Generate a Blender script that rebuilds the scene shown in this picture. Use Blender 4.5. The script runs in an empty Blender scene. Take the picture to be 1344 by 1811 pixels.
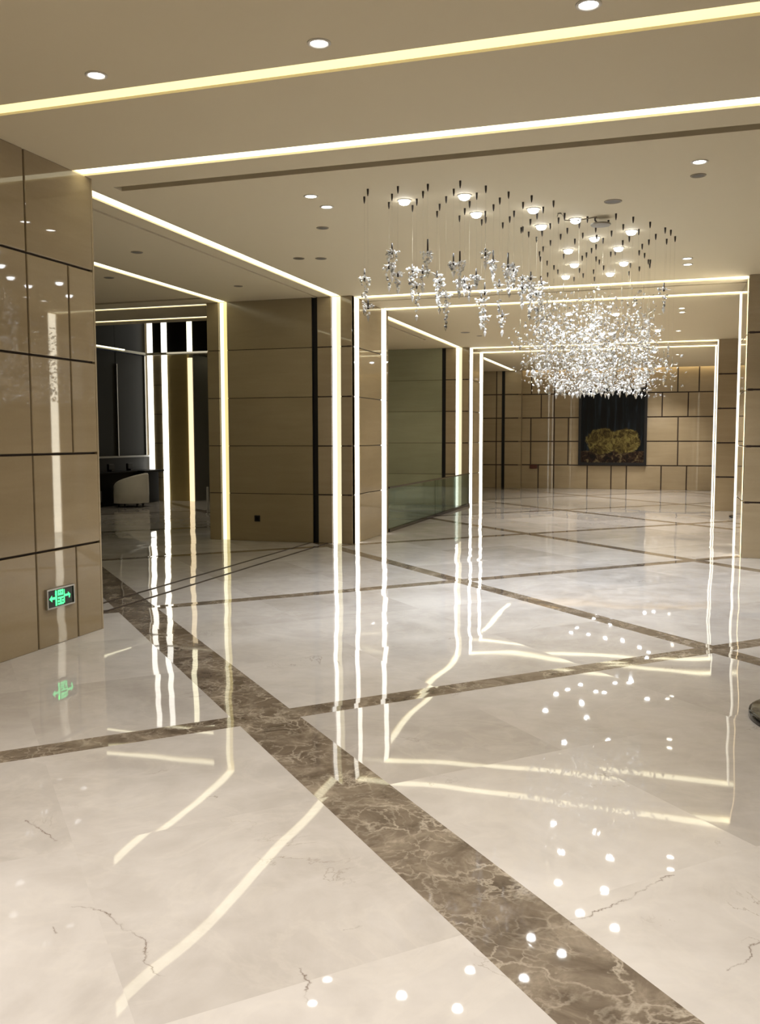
import bpy, bmesh, math, random
from mathutils import Vector, Matrix, noise
random.seed(11)
S = bpy.context.scene
COL = S.collection

# ------------------------------------------------------------------ camera
yaw, pitch, roll = 0.30978, 0.08104, -0.00201
EYE = Vector((0, 0, 1.5))
fwd = Vector((-math.sin(yaw) * math.cos(pitch), math.cos(yaw) * math.cos(pitch), -math.sin(pitch)))
r0 = Vector((math.cos(yaw), math.sin(yaw), 0))
u0 = r0.cross(fwd)
rr = math.cos(roll) * r0 + math.sin(roll) * u0
uu = -math.sin(roll) * r0 + math.cos(roll) * u0
cam = bpy.data.cameras.new('camera')
cam.sensor_fit = 'VERTICAL'; cam.sensor_height = 24.0
cam.lens = 1611.74 / 1811 * 24.0
cam.clip_end = 200
co = bpy.data.objects.new('camera', cam); COL.objects.link(co)
M = Matrix((rr, uu, -fwd)).transposed().to_4x4(); M.translation = EYE
co.matrix_world = M
S.camera = co
S.view_settings.view_transform = 'Standard'; S.view_settings.look = 'None'
S.view_settings.exposure = 0.15; S.view_settings.gamma = 1.0
S.view_settings.use_curve_mapping = False
S.cycles.use_denoising = True
S.cycles.max_bounces = 7; S.cycles.diffuse_bounces = 3; S.cycles.glossy_bounces = 4
S.cycles.use_adaptive_sampling = True; S.cycles.adaptive_threshold = 0.02
S.cycles.transmission_bounces = 6; S.cycles.transparent_max_bounces = 8
S.cycles.sample_clamp_indirect = 8.0
S.cycles.caustics_reflective = False; S.cycles.caustics_refractive = False
wd = bpy.data.worlds.new('world'); S.world = wd; wd.use_nodes = True
wd.node_tree.nodes['Background'].inputs[0].default_value = (0.8, 0.85, 1, 1)
wd.node_tree.nodes['Background'].inputs[1].default_value = 0.01

ZC = 3.471            # ceiling height
CS = ZC / 5           # one stone course
XW = -4.28            # left wall / portal jamb plane
XR = 0.85             # right portal jamb plane

# ------------------------------------------------------------------ node helpers
def new_mat(name):
    m = bpy.data.materials.new(name); m.use_nodes = True
    return m, m.node_tree, m.node_tree.nodes['Principled BSDF']
def nd(nt, t, **kw):
    n = nt.nodes.new(t)
    for k, v in kw.items(): setattr(n, k, v)
    return n
def math_n(nt, op, a, b=None, c=None):
    n = nd(nt, 'ShaderNodeMath', operation=op)
    for i, v in enumerate((a, b, c)):
        if v is None: continue
        if isinstance(v, (int, float)): n.inputs[i].default_value = v
        else: nt.links.new(v, n.inputs[i])
    return n.outputs[0]
def mixc(nt, f, a, b, mode='MIX'):
    n = nd(nt, 'ShaderNodeMix', data_type='RGBA', blend_type=mode)
    for i, v in ((0, f), (6, a), (7, b)):
        if isinstance(v, (int, float)): n.inputs[i].default_value = v
        elif isinstance(v, tuple): n.inputs[i].default_value = (*v, 1)
        else: nt.links.new(v, n.inputs[i])
    return n.outputs[2]
def ramp(nt, f, stops):
    n = nd(nt, 'ShaderNodeValToRGB')
    e = n.color_ramp.elements
    while len(e) < len(stops): e.new(0.5)
    for k, (p, c) in enumerate(stops):
        e[k].position = p
        e[k].color = (*c, 1) if isinstance(c, tuple) else (c, c, c, 1)
    nt.links.new(f, n.inputs[0])
    return n.outputs[0]
def noise_n(nt, vec, scale, detail=4, rough=0.55, dist=0.0, out=0):
    n = nd(nt, 'ShaderNodeTexNoise')
    n.inputs['Scale'].default_value = scale; n.inputs['Detail'].default_value = detail
    n.inputs['Roughness'].default_value = rough; n.inputs['Distortion'].default_value = dist
    nt.links.new(vec, n.inputs['Vector'])
    return n.outputs[out]
def plain(name, col, rough=0.5, metal=0.0, bump=0.0, var=0.06, scale=6.0):
    m, nt, b = new_mat(name)
    g = nd(nt, 'ShaderNodeNewGeometry')
    f = noise_n(nt, g.outputs['Position'], scale, 3)
    c = mixc(nt, f, tuple(x * (1 - var) for x in col), tuple(min(1, x * (1 + var)) for x in col))
    nt.links.new(c, b.inputs['Base Color'])
    b.inputs['Roughness'].default_value = rough; b.inputs['Metallic'].default_value = metal
    return m
def emit(name, col, strength, back=None):
    m, nt, b = new_mat(name)
    b.inputs['Base Color'].default_value = (*[0.8 * x for x in col], 1)
    b.inputs['Roughness'].default_value = 0.5
    b.inputs['Emission Color'].default_value = (*col, 1)
    b.inputs['Emission Strength'].default_value = strength
    return m
def stone(name, c1, c2, rough=0.12, grain=1.0):
    """beige polished stone with faint horizontal grain and tonal clouds; each panel slightly different"""
    m, nt, b = new_mat(name)
    g = nd(nt, 'ShaderNodeNewGeometry')
    mp = nd(nt, 'ShaderNodeMapping'); nt.links.new(g.outputs['Position'], mp.inputs[0])
    mp.inputs['Scale'].default_value = (0.8, 0.8, 7.0)
    f1 = noise_n(nt, mp.outputs[0], 1.3, 6, 0.6, 0.6)
    f2 = noise_n(nt, g.outputs['Position'], 0.9, 3)
    f3 = noise_n(nt, g.outputs['Position'], 60, 3)
    f = math_n(nt, 'ADD', math_n(nt, 'MULTIPLY', f1, 0.45 * grain), math_n(nt, 'MULTIPLY', f2, 0.55))
    f = math_n(nt, 'ADD', f, math_n(nt, 'MULTIPLY', math_n(nt, 'SUBTRACT', f3, 0.5), 0.12))
    ri = math_n(nt, 'MULTIPLY', math_n(nt, 'SUBTRACT', g.outputs['Random Per Island'], 0.5), 0.28)
    f = math_n(nt, 'ADD', f, ri)
    col = ramp(nt, f, [(0.25, c1), (0.75, c2)])
    nt.links.new(col, b.inputs['Base Color'])
    b.inputs['Roughness'].default_value = rough
    return m

# ------------------------------------------------------------------ materials
STONE = stone('polished beige stone', (0.35, 0.275, 0.172), (0.475, 0.385, 0.255), 0.022)
STONE_SIDE = stone('beige stone with fine grain', (0.31, 0.247, 0.145), (0.41, 0.336, 0.208), 0.16)
STONE_GREENLIT = stone('stone tinted by greenish light', (0.31, 0.315, 0.21), (0.41, 0.415, 0.28), 0.2)  # greenish cast of the hall's light put into the stone colour
STONE_OLIVE = stone('olive stone', (0.50, 0.39, 0.16), (0.60, 0.48, 0.21), 0.4)
GROOVE = plain('dark joint', (0.035, 0.018, 0.012), 0.6)
PAINT = plain('warm ceiling paint', (0.72, 0.63, 0.44), 0.75, var=0.02, scale=0.7)
DARKSLOT = plain('dark slot', (0.05, 0.04, 0.025), 0.6)
LED = emit('white led diffuser', (1.0, 0.94, 0.66), 2.2)
LEDW = emit('cool white led diffuser', (1.0, 0.97, 0.88), 2.4)
LEDY = emit('warm led diffuser', (1.0, 0.86, 0.45), 1.05)
BACKGLOW = emit('soft yellow recess glow', (0.95, 0.80, 0.36), 0.85)
LEDP = emit('peach led diffuser', (1.0, 0.80, 0.50), 1.15)
LENS = emit('lit downlight lens', (1.0, 0.98, 0.95), 14.0)
LENSC = emit('cool lit spotlight lens', (0.93, 0.96, 1.0), 15.0)
LENSFAR = emit('warm lit downlight lens', (1.0, 0.95, 0.82), 12.0)
TRIMM = plain('white painted trim ring', (0.7, 0.66, 0.58), 0.4)
UNLIT = plain('unlit lamp recess', (0.08, 0.065, 0.04), 0.4)
BLACK = plain('black metal', (0.006, 0.005, 0.006), 0.45)
BLACKG = plain('black gloss', (0.012, 0.010, 0.009), 0.15)
STEEL = plain('brushed steel', (0.5, 0.5, 0.48), 0.3, 1.0)
STUDM = plain('dark bronze stud', (0.03, 0.02, 0.012), 0.5)
WIREM = plain('fine steel wire', (0.42, 0.38, 0.28), 0.5)
WHITE = plain('off white leather', (0.80, 0.78, 0.70), 0.5)
DARKWOOD = plain('black desk lacquer', (0.003, 0.0025, 0.002), 0.6)
DARKWOOD.node_tree.nodes['Principled BSDF'].inputs['Specular IOR Level'].default_value = 0.15
DGLASS = plain('dark window glass', (0.040, 0.040, 0.036), 0.6)
DGLASS2 = plain('black window glass', (0.010, 0.009, 0.005), 0.5)
for gm in (DGLASS, DGLASS2): gm.node_tree.nodes['Principled BSDF'].inputs['Specular IOR Level'].default_value = 0.12
GREYP = plain('dark grey panel', (0.05, 0.05, 0.048), 0.7)
REDBOX = plain('dark red box', (0.10, 0.025, 0.012), 0.4)
NAVY = plain('dark navy glass', (0.008, 0.010, 0.018), 0.25)
GLOWG = emit('green exit glow', (0.10, 1.0, 0.36), 1.1)
SIGNB = plain('exit sign black face', (0.004, 0.014, 0.007), 0.25)

def make_glass():
    m, nt, b = new_mat('tinted balustrade glass')
    nt.nodes.remove(b)
    out = nt.nodes['Material Output']
    tr = nd(nt, 'ShaderNodeBsdfTransparent'); tr.inputs[0].default_value = (0.76, 0.81, 0.785, 1)
    gl = nd(nt, 'ShaderNodeBsdfGlossy'); gl.inputs['Roughness'].default_value = 0.02
    gl.inputs['Color'].default_value = (0.7, 0.8, 0.76, 1)
    fr = nd(nt, 'ShaderNodeFresnel'); fr.inputs[0].default_value = 1.5
    g = nd(nt, 'ShaderNodeNewGeometry')
    n = noise_n(nt, g.outputs['Position'], 0.5, 2)
    f = math_n(nt, 'MULTIPLY', fr.outputs[0], math_n(nt, 'ADD', 0.35, math_n(nt, 'MULTIPLY', n, 0.3)))
    mx = nd(nt, 'ShaderNodeMixShader')
    nt.links.new(f, mx.inputs[0]); nt.links.new(tr.outputs[0], mx.inputs[1]); nt.links.new(gl.outputs[0], mx.inputs[2])
    nt.links.new(mx.outputs[0], out.inputs[0])
    return m
GLASS = make_glass()

def make_crystal(name, k):
    """mostly clear drops with frosted, bright ones among them"""
    m, nt, b = new_mat(name)
    g = nd(nt, 'ShaderNodeNewGeometry'); r = g.outputs['Random Per Island']
    b.inputs['Base Color'].default_value = (0.97, 0.97, 0.96, 1)
    t = ramp(nt, r, [(0.0, 0.0), (k - .05, 0.10), (k + .05, 0.80), (1.0, 0.97)])
    nt.links.new(t, b.inputs['Transmission Weight'])
    b.inputs['Roughness'].default_value = 0.06; b.inputs['IOR'].default_value = 1.52
    return m
CRYSTAL = make_crystal('crystal', 0.40)
CRYSTAL2 = make_crystal('frosted crystal', 0.68)

CRACKS = [[(-1.808, 2.393), (-1.687, 2.387), (-1.565, 2.327), (-1.471, 2.274), (-1.403, 2.187), (-1.326, 2.13)] ,
[(-0.274, 2.762), (-0.154, 2.897), (-0.072, 3.038), (0.035, 3.196)] ,
[(-2.388, 2.898), (-2.283, 2.849), (-2.168, 2.766)] ,
[(-0.967, 2.289), (-0.929, 2.222), (-0.908, 2.144)] ,
[(0.187, 2.646), (0.224, 2.701), (0.284, 2.845)] ,
[(-1.781, 2.259), (-1.744, 2.23)] ,
[(-0.915, 2.525), (-0.883, 2.556)] ,]
def make_floor():
    m, nt, b = new_mat('polished marble floor with dark stone bands')
    g = nd(nt, 'ShaderNodeNewGeometry'); P = g.outputs['Position']
    sx = nd(nt, 'ShaderNodeSeparateXYZ'); nt.links.new(P, sx.inputs[0])
    x, y = sx.outputs[0], sx.outputs[1]
    s = math_n(nt, 'ADD', y, math_n(nt, 'MULTIPLY', x, 1.045))
    d = math_n(nt, 'SUBTRACT', y, math_n(nt, 'MULTIPLY', x, 1.01))
    def band(v, c, period, half):
        t = math_n(nt, 'SUBTRACT', math_n(nt, 'FLOORED_MODULO', math_n(nt, 'ADD', math_n(nt, 'SUBTRACT', v, c), period / 2), period), period / 2)
        return math_n(nt, 'LESS_THAN', math_n(nt, 'ABSOLUTE', t), half)
    main = math_n(nt, 'LESS_THAN', math_n(nt, 'ABSOLUTE', math_n(nt, 'SUBTRACT', s, 2.245)), 0.246)
    mask = math_n(nt, 'MAXIMUM', main, math_n(nt, 'MAXIMUM', band(s, 7.11, 4.89, 0.128), band(d, 6.475, 4.95, 0.122)))
    # tiles: three by three between the bands
    ts = math_n(nt, 'FLOOR', math_n(nt, 'DIVIDE', math_n(nt, 'SUBTRACT', s, 7.11), 1.63))
    td = math_n(nt, 'FLOOR', math_n(nt, 'DIVIDE', math_n(nt, 'SUBTRACT', d, 6.475), 1.65))
    cv = nd(nt, 'ShaderNodeCombineXYZ'); nt.links.new(ts, cv.inputs[0]); nt.links.new(td, cv.inputs[1]); nt.links.new(mask, cv.inputs[2])
    wn = nd(nt, 'ShaderNodeTexWhiteNoise', noise_dimensions='3D'); nt.links.new(cv.outputs[0], wn.inputs[0])
    # shifted coordinates so that the veins of each tile are its own
    off = nd(nt, 'ShaderNodeVectorMath', operation='MULTIPLY_ADD')
    nt.links.new(wn.outputs[1], off.inputs[0]); off.inputs[1].default_value = (9, 9, 9); nt.links.new(P, off.inputs[2])
    Q = off.outputs[0]
    # cream marble
    n1 = noise_n(nt, Q, 1.1, 6, 0.6, 0.8)
    n2 = noise_n(nt, Q, 6.0, 5, 0.6, 0.5)
    f = math_n(nt, 'ADD', math_n(nt, 'MULTIPLY', n1, 0.7), math_n(nt, 'MULTIPLY', n2, 0.3))
    f = math_n(nt, 'ADD', f, math_n(nt, 'MULTIPLY', math_n(nt, 'SUBTRACT', wn.outputs[0], 0.5), 0.22))
    cream = ramp(nt, f, [(0.32, (0.50, 0.462, 0.435)), (0.52, (0.61, 0.573, 0.55)), (0.70, (0.70, 0.663, 0.642))])
    # thin crack veins, present only here and there
    nv = noise_n(nt, Q, 0.75, 8, 0.62, 1.2)
    vein = ramp(nt, math_n(nt, 'ABSOLUTE', math_n(nt, 'SUBTRACT', nv, 0.5)), [(0.0, 1.0), (0.0035, 0.0)])
    gate = ramp(nt, noise_n(nt, Q, 1.6, 2), [(0.60, 0.0), (0.70, 1.0)])
    vm = math_n(nt, 'MULTIPLY', math_n(nt, 'MULTIPLY', vein, gate), 0.75)
    cream = mixc(nt, vm, cream, (0.20, 0.15, 0.10))
    wv = noise_n(nt, Q, 1.6, 6, 0.6, 1.6)
    wvein = ramp(nt, math_n(nt, 'ABSOLUTE', math_n(nt, 'SUBTRACT', wv, 0.47)), [(0.0, 0.12), (0.05, 0.0)])
    cream = mixc(nt, wvein, cream, (0.82, 0.77, 0.70))
    # a few long natural cracks in the stone
    wob0 = nd(nt, 'ShaderNodeVectorMath', operation='MULTIPLY_ADD')
    wsub = nd(nt, 'ShaderNodeVectorMath', operation='SUBTRACT'); nt.links.new(noise_n(nt, P, 9.0, 5, 0.65, 0.2, 1), wsub.inputs[0]); wsub.inputs[1].default_value = (0.5, 0.5, 0.5)
    nt.links.new(wsub.outputs[0], wob0.inputs[0]); wob0.inputs[1].default_value = (0.10, 0.10, 0.0); nt.links.new(P, wob0.inputs[2])
    sw = nd(nt, 'ShaderNodeSeparateXYZ'); nt.links.new(wob0.outputs[0], sw.inputs[0])
    dist = None
    for line in CRACKS:
        for (ax, ay), (bx, by) in zip(line, line[1:]):
            L2 = (bx - ax) ** 2 + (by - ay) ** 2
            qx = math_n(nt, 'SUBTRACT', sw.outputs[0], ax); qy = math_n(nt, 'SUBTRACT', sw.outputs[1], ay)
            t = math_n(nt, 'ADD', math_n(nt, 'MULTIPLY', qx, (bx - ax) / L2), math_n(nt, 'MULTIPLY', qy, (by - ay) / L2))
            t = math_n(nt, 'MINIMUM', math_n(nt, 'MAXIMUM', t, 0.0), 1.0)
            ex = math_n(nt, 'SUBTRACT', qx, math_n(nt, 'MULTIPLY', t, bx - ax)); ey = math_n(nt, 'SUBTRACT', qy, math_n(nt, 'MULTIPLY', t, by - ay))
            e = math_n(nt, 'SQRT', math_n(nt, 'ADD', math_n(nt, 'MULTIPLY', ex, ex), math_n(nt, 'MULTIPLY', ey, ey)))
            dist = e if dist is None else math_n(nt, 'MINIMUM', dist, e)
    ck = math_n(nt, 'MULTIPLY', ramp(nt, dist, [(0.0, 1.0), (0.0045, 0.0)]), ramp(nt, noise_n(nt, P, 14, 2), [(0.35, 0.15), (0.6, 0.9)]))
    cream = mixc(nt, ck, cream, (0.16, 0.11, 0.08))
    # dark brown marble with pale net veins
    dn = noise_n(nt, P, 5.0, 6, 0.65, 0.7)
    dark = ramp(nt, dn, [(0.32, (0.10, 0.075, 0.055)), (0.52, (0.20, 0.158, 0.12)), (0.72, (0.36, 0.30, 0.235))])
    wob = nd(nt, 'ShaderNodeVectorMath', operation='MULTIPLY_ADD')
    nt.links.new(noise_n(nt, P, 4.0, 5, 0.6, 0.3, 1), wob.inputs[0]); wob.inputs[1].default_value = (0.35, 0.35, 0.35); nt.links.new(P, wob.inputs[2])
    for sc, w, k in ((4.5, 0.05, 0.75), (11.0, 0.08, 0.6)):
        vo = nd(nt, 'ShaderNodeTexVoronoi', feature='DISTANCE_TO_EDGE'); vo.inputs['Scale'].default_value = sc
        nt.links.new(wob.outputs[0], vo.inputs['Vector'])
        vv = ramp(nt, vo.outputs['Distance'], [(0.0, 1.0), (w, 0.0)])
        gg = ramp(nt, noise_n(nt, P, 2.2 + sc * 0.1, 3), [(0.40, 0.0), (0.65, 1.0)])
        dark = mixc(nt, math_n(nt, 'MULTIPLY', math_n(nt, 'MULTIPLY', vv, gg), k), dark, (0.58, 0.51, 0.42))
    col = mixc(nt, mask, cream, dark)
    nt.links.new(col, b.inputs['Base Color'])
    b.inputs['Roughness'].default_value = 0.025
    b.inputs['IOR'].default_value = 1.55
    # gently uneven polish: low waves plus a tiny tilt for each tile
    nw = nd(nt, 'ShaderNodeTexNoise'); nw.inputs['Scale'].default_value = 1.35; nw.inputs['Detail'].default_value = 1.5
    nt.links.new(Q, nw.inputs['Vector'])
    a = nd(nt, 'ShaderNodeVectorMath', operation='SUBTRACT'); nt.links.new(nw.outputs[1], a.inputs[0]); a.inputs[1].default_value = (0.5, 0.5, 0.5)
    a2 = nd(nt, 'ShaderNodeVectorMath', operation='MULTIPLY'); nt.links.new(a.outputs[0], a2.inputs[0]); a2.inputs[1].default_value = (0.030, 0.015, 0)
    t1 = nd(nt, 'ShaderNodeVectorMath', operation='SUBTRACT'); nt.links.new(wn.outputs[1], t1.inputs[0]); t1.inputs[1].default_value = (0.5, 0.5, 0.5)
    t2 = nd(nt, 'ShaderNodeVectorMath', operation='MULTIPLY'); nt.links.new(t1.outputs[0], t2.inputs[0]); t2.inputs[1].default_value = (0.012, 0.008, 0)
    su = nd(nt, 'ShaderNodeVectorMath', operation='ADD'); nt.links.new(a2.outputs[0], su.inputs[0]); nt.links.new(t2.outputs[0], su.inputs[1])
    s2 = nd(nt, 'ShaderNodeVectorMath', operation='ADD'); nt.links.new(su.outputs[0], s2.inputs[0]); nt.links.new(g.outputs['Normal'], s2.inputs[1])
    nn = nd(nt, 'ShaderNodeVectorMath', operation='NORMALIZE'); nt.links.new(s2.outputs[0], nn.inputs[0])
    nt.links.new(nn.outputs[0], b.inputs['Normal'])
    return m
FLOORM = make_floor()

def make_canvas():
    """dark blue vertical strokes above a loose ochre and green mass; X across, Z up, in the picture's own object space (0..1)"""
    m, nt, b = new_mat('painted canvas')
    tc = nd(nt, 'ShaderNodeTexCoord'); P = tc.outputs['Object']
    sx = nd(nt, 'ShaderNodeSeparateXYZ'); nt.links.new(P, sx.inputs[0])
    x, z = sx.outputs[0], sx.outputs[2]
    mp = nd(nt, 'ShaderNodeMapping'); nt.links.new(P, mp.inputs[0]); mp.inputs['Scale'].default_value = (5.5, 1, 0.5)
    f = noise_n(nt, mp.outputs[0], 1.6, 5, 0.6, 0.4)
    bg = ramp(nt, f, [(0.42, (0.0015, 0.0015, 0.002)), (0.56, (0.004, 0.007, 0.010)), (0.66, (0.018, 0.028, 0.04)), (0.74, (0.004, 0.004, 0.004))])
    n = noise_n(nt, P, 5.5, 6, 0.72, 1.2)
    och = ramp(nt, n, [(0.36, (0.012, 0.007, 0.002)), (0.48, (0.08, 0.058, 0.014)), (0.60, (0.22, 0.18, 0.055)), (0.72, (0.12, 0.125, 0.035))])
    def ell(cx, cz, rx, rz):
        a = math_n(nt, 'POWER', math_n(nt, 'DIVIDE', math_n(nt, 'SUBTRACT', x, cx), rx), 2.0)
        c = math_n(nt, 'POWER', math_n(nt, 'DIVIDE', math_n(nt, 'SUBTRACT', z, cz), rz), 2.0)
        return math_n(nt, 'ADD', a, c)
    e = math_n(nt, 'MINIMUM', ell(0.62, 0.62, 0.50, 0.38), ell(1.22, 0.62, 0.46, 0.37))
    e = math_n(nt, 'ADD', e, math_n(nt, 'MULTIPLY', math_n(nt, 'SUBTRACT', noise_n(nt, P, 5, 4, 0.6), 0.5), 1.3))
    k = ramp(nt, e, [(0.80, 1.0), (1.05, 0.0)])
    lo = ramp(nt, noise_n(nt, P, 7.5, 4, 0.7, 0.8), [(0.42, (0.006, 0.003, 0.003)), (0.54, (0.035, 0.018, 0.010)), (0.66, (0.16, 0.125, 0.06))])
    low = math_n(nt, 'LESS_THAN', z, 0.34)
    c = mixc(nt, low, bg, lo)
    c = mixc(nt, k, c, och)
    nt.links.new(c, b.inputs['Base Color']); b.inputs['Roughness'].default_value = 0.45; b.inputs['Specular IOR Level'].default_value = 0.2
    return m
CANVAS = make_canvas()

# ------------------------------------------------------------------ mesh helpers
def add_box(bm, x0, x1, y0, y1, z0, z1, mi=0):
    vs = [bm.verts.new(c) for c in ((x0,y0,z0),(x1,y0,z0),(x1,y1,z0),(x0,y1,z0),(x0,y0,z1),(x1,y0,z1),(x1,y1,z1),(x0,y1,z1))]
    for q in ((0,3,2,1),(4,5,6,7),(0,1,5,4),(1,2,6,5),(2,3,7,6),(3,0,4,7)):
        bm.faces.new([vs[i] for i in q]).material_index = mi
def add_bevbox(bm, x0, x1, y0, y1, z0, z1, r=0.01, mi=0, seg=2):
    t = bmesh.new(); add_box(t, x0, x1, y0, y1, z0, z1, mi)
    bmesh.ops.bevel(t, geom=list(t.edges), offset=r, segments=seg, affect='EDGES', profile=0.5)
    for f in t.faces: f.material_index = mi
    merge(bm, t)
def merge(bm, t):
    mp = {v: bm.verts.new(v.co) for v in t.verts}
    for f in t.faces:
        nf = bm.faces.new([mp[v] for v in f.verts]); nf.material_index = f.material_index; nf.smooth = f.smooth
    t.free()
def add_lathe(bm, prof, cx=0, cy=0, n=32, mi=0, smooth=True):
    """prof: (radius, z) list, closed at ends when radius is 0"""
    rings = []
    for r, z in prof:
        if r < 1e-6: rings.append([bm.verts.new((cx, cy, z))])
        else: rings.append([bm.verts.new((cx + r * math.cos(2*math.pi*k/n), cy + r * math.sin(2*math.pi*k/n), z)) for k in range(n)])
    for a, b in zip(rings, rings[1:]):
        for k in range(n):
            k2 = (k + 1) % n
            if len(a) == 1 and len(b) == 1: continue
            if len(a) == 1: f = bm.faces.new((a[0], b[k2], b[k]))
            elif len(b) == 1: f = bm.faces.new((a[k], a[k2], b[0]))
            else: f = bm.faces.new((a[k], a[k2], b[k2], b[k]))
            f.material_index = mi; f.smooth = smooth
def add_tube(bm, pts, r, n=8, mi=0, r2=None):
    pts = [Vector(p) for p in pts]
    rings = []
    for i, p in enumerate(pts):
        t = (pts[min(i+1, len(pts)-1)] - pts[max(i-1, 0)]).normalized()
        a = t.orthogonal().normalized(); c = t.cross(a)
        rad = r if r2 is None else r + (r2 - r) * i / (len(pts) - 1)
        rings.append([bm.verts.new(p + rad * (math.cos(2*math.pi*k/n) * a + math.sin(2*math.pi*k/n) * c)) for k in range(n)])
    for a, b in zip(rings, rings[1:]):
        for k in range(n):
            f = bm.faces.new((a[k], a[(k+1) % n], b[(k+1) % n], b[k])); f.material_index = mi; f.smooth = n > 4
    bm.faces.new(rings[0][::-1]).material_index = mi; bm.faces.new(rings[-1]).material_index = mi
def obj(name, bm, mats, parent=None, loc=(0, 0, 0), rot=None):
    bmesh.ops.recalc_face_normals(bm, faces=list(bm.faces))
    me = bpy.data.meshes.new(name); bm.to_mesh(me); bm.free()
    for m in (mats if isinstance(mats, (list, tuple)) else [mats]): me.materials.append(m)
    o = bpy.data.objects.new(name, me); COL.objects.link(o)
    o.location = loc
    if rot: o.rotation_euler = rot
    if parent: o.parent = parent
    return o
def empty(name, loc=(0, 0, 0)):
    o = bpy.data.objects.new(name, None); COL.objects.link(o); o.location = loc; o.empty_display_size = 0.1
    return o
def tag(o, label, cat, group=None):
    o['label'] = label; o['category'] = cat
    if group: o['group'] = group
    return o
def struct(name, bm, mats, parent=None, **kw):
    o = obj(name, bm, mats, parent, **kw); o['kind'] = 'structure'
    return o

def holed(bm, axis, plane, u0, u1, v0, v1, holes, depth, thick, mi=0, hole_mi=None):
    """slab whose visible face lies in the plane; rectangular slots (u0,u1,v0,v1,mi) sunk to depth.
       axis 2: u=x v=y, slab extends up.  returns nothing, fills bm"""
    us = sorted({u0, u1, *[c for h in holes for c in h[:2] if u0 < c < u1]})
    vs = sorted({v0, v1, *[c for h in holes for c in h[2:4] if v0 < c < v1]})
    def hit(u, v):
        for h in holes:
            if h[0] < u < h[1] and h[2] < v < h[3]: return h
        return None
    for a, b in zip(us, us[1:]):
        for c, e in zip(vs, vs[1:]):
            h = hit((a + b) / 2, (c + e) / 2)
            if h: add_box(bm, a, b, c, e, plane + depth, plane + thick, h[4])
            else: add_box(bm, a, b, c, e, plane, plane + thick, mi)

def panels(bm, frame, u0, u1, rows, gap=0.014, t=0.025, inset=0.004, skip=()):
    """stone cladding. frame = (origin, u_dir, normal): panels stand t proud of a dark backing that lies in the plane -t.
       rows: list of (z0, z1, [cut positions]); material 0 stone, 1 groove"""
    o, ud, n = (Vector(v) for v in frame)
    zt, zb = max(r[1] for r in rows), min(r[0] for r in rows)
    def P(u, z, d): return o + ud * u + n * d + Vector((0, 0, z))
    def hexa(ua, ub, za, zb_, d0, d1, ins, mi):
        lo = [bm.verts.new(P(*c, d0)) for c in ((ua, za), (ub, za), (ub, zb_), (ua, zb_))]
        mid = [bm.verts.new(P(*c, d1 - ins)) for c in ((ua, za), (ub, za), (ub, zb_), (ua, zb_))]
        hi = [bm.verts.new(P(*c, d1)) for c in ((ua + ins, za + ins), (ub - ins, za + ins), (ub - ins, zb_ - ins), (ua + ins, zb_ - ins))]
        for A, B in ((lo, mid), (mid, hi)):
            for k in range(4):
                bm.faces.new((A[k], A[(k+1) % 4], B[(k+1) % 4], B[k])).material_index = mi
        bm.faces.new(hi).material_index = mi; bm.faces.new(lo[::-1]).material_index = mi
    hexa(u0, u1, zb, zt, -t - 0.06, -t, 0.0001, 1)
    for z0, z1, cuts in rows:
        cs = [u0] + sorted(c for c in cuts if u0 < c < u1) + [u1]
        for a, b in zip(cs, cs[1:]):
            ga = 0 if a == u0 else gap / 2
            gb = 0 if b == u1 else gap / 2
            hexa(a + ga, b - gb, z0 + (gap / 2 if z0 > zb else 0), z1 - (gap / 2 if z1 < zt else 0), -t, 0, inset, 0)
def courses(cuts=None, top=5): return [(k * CS, (k + 1) * CS, (cuts or {}).get(k, [])) for k in range(top)]
# ------------------------------------------------------------------ setting
bm = bmesh.new(); add_box(bm, -16, 2.6, -4.2, 28.2, -0.15, 0)
struct('floor', bm, FLOORM)

XWN = -4.26                     # near wall face
Y1, Y2, Y2e, Y3, Y3e, YF = 6.10, 12.11, 13.80, 19.78, 21.42, 27.28
J1 = [(12.22, 12.43), (13.47, 13.69)]
J2 = [(19.88, 20.16), (20.98, 21.30)]
C1, C2 = (-4.59, -4.45), (-6.345, -6.21)
LD = 0.045                      # depth of the lit slots
ledz = []                       # ceiling strips: (x0,x1,y0,y1)
H = [(-4.26, 2.4, 4.63, 4.78, 0), (-4.28, 2.4, 5.885, 6.035, 0), (-4.24, 2.4, 6.37, 6.49, 1),
     (*C1, Y1, Y2 + 0.05, 0), (-4.825, -4.785, Y1, Y2, 1), (*C2, Y1, Y2 + 0.05, 0), (-14, -6.4, 11.62, 11.74, 1),
     (XW, XR, *J1[0], 0), (XW, XR, 12.66, 12.74, 1), (XW, XR, *J1[1], 0),
     (-14, -6.60, 12.20, 12.32, 0), (-14, -6.70, 13.42, 13.56, 0),
     (*C1, Y2e, Y3 + 0.05, 0), (-4.83, -4.77, Y2e, 18.0, 1),
     (XW, XR, *J2[0], 0), (XW, XR, 20.36, 20.46, 1), (XW, XR, *J2[1], 0),
     (*C1, Y3e, 27.0, 0)]
bm = bmesh.new()
holed(bm, 2, ZC, -7.0, 2.6, -4.2, 27.14, H, LD, 0.25)
add_box(bm, -7.0, 2.6, 27.14, 28.2, ZC + 0.14, ZC + 0.25)
holed(bm, 2, ZC, -16, -7.0, -4.2, 13.9, H, LD, 0.25)
add_box(bm, -16, -7.0, 13.65, 13.9, ZC + 0.25, 5.6)
add_box(bm, -16, -6.9, 13.65, 19.6, 5.5, 5.7)
add_box(bm, -11.2, -7.0, 19.51, 28.2, ZC + .05, ZC + 0.25)
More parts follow.
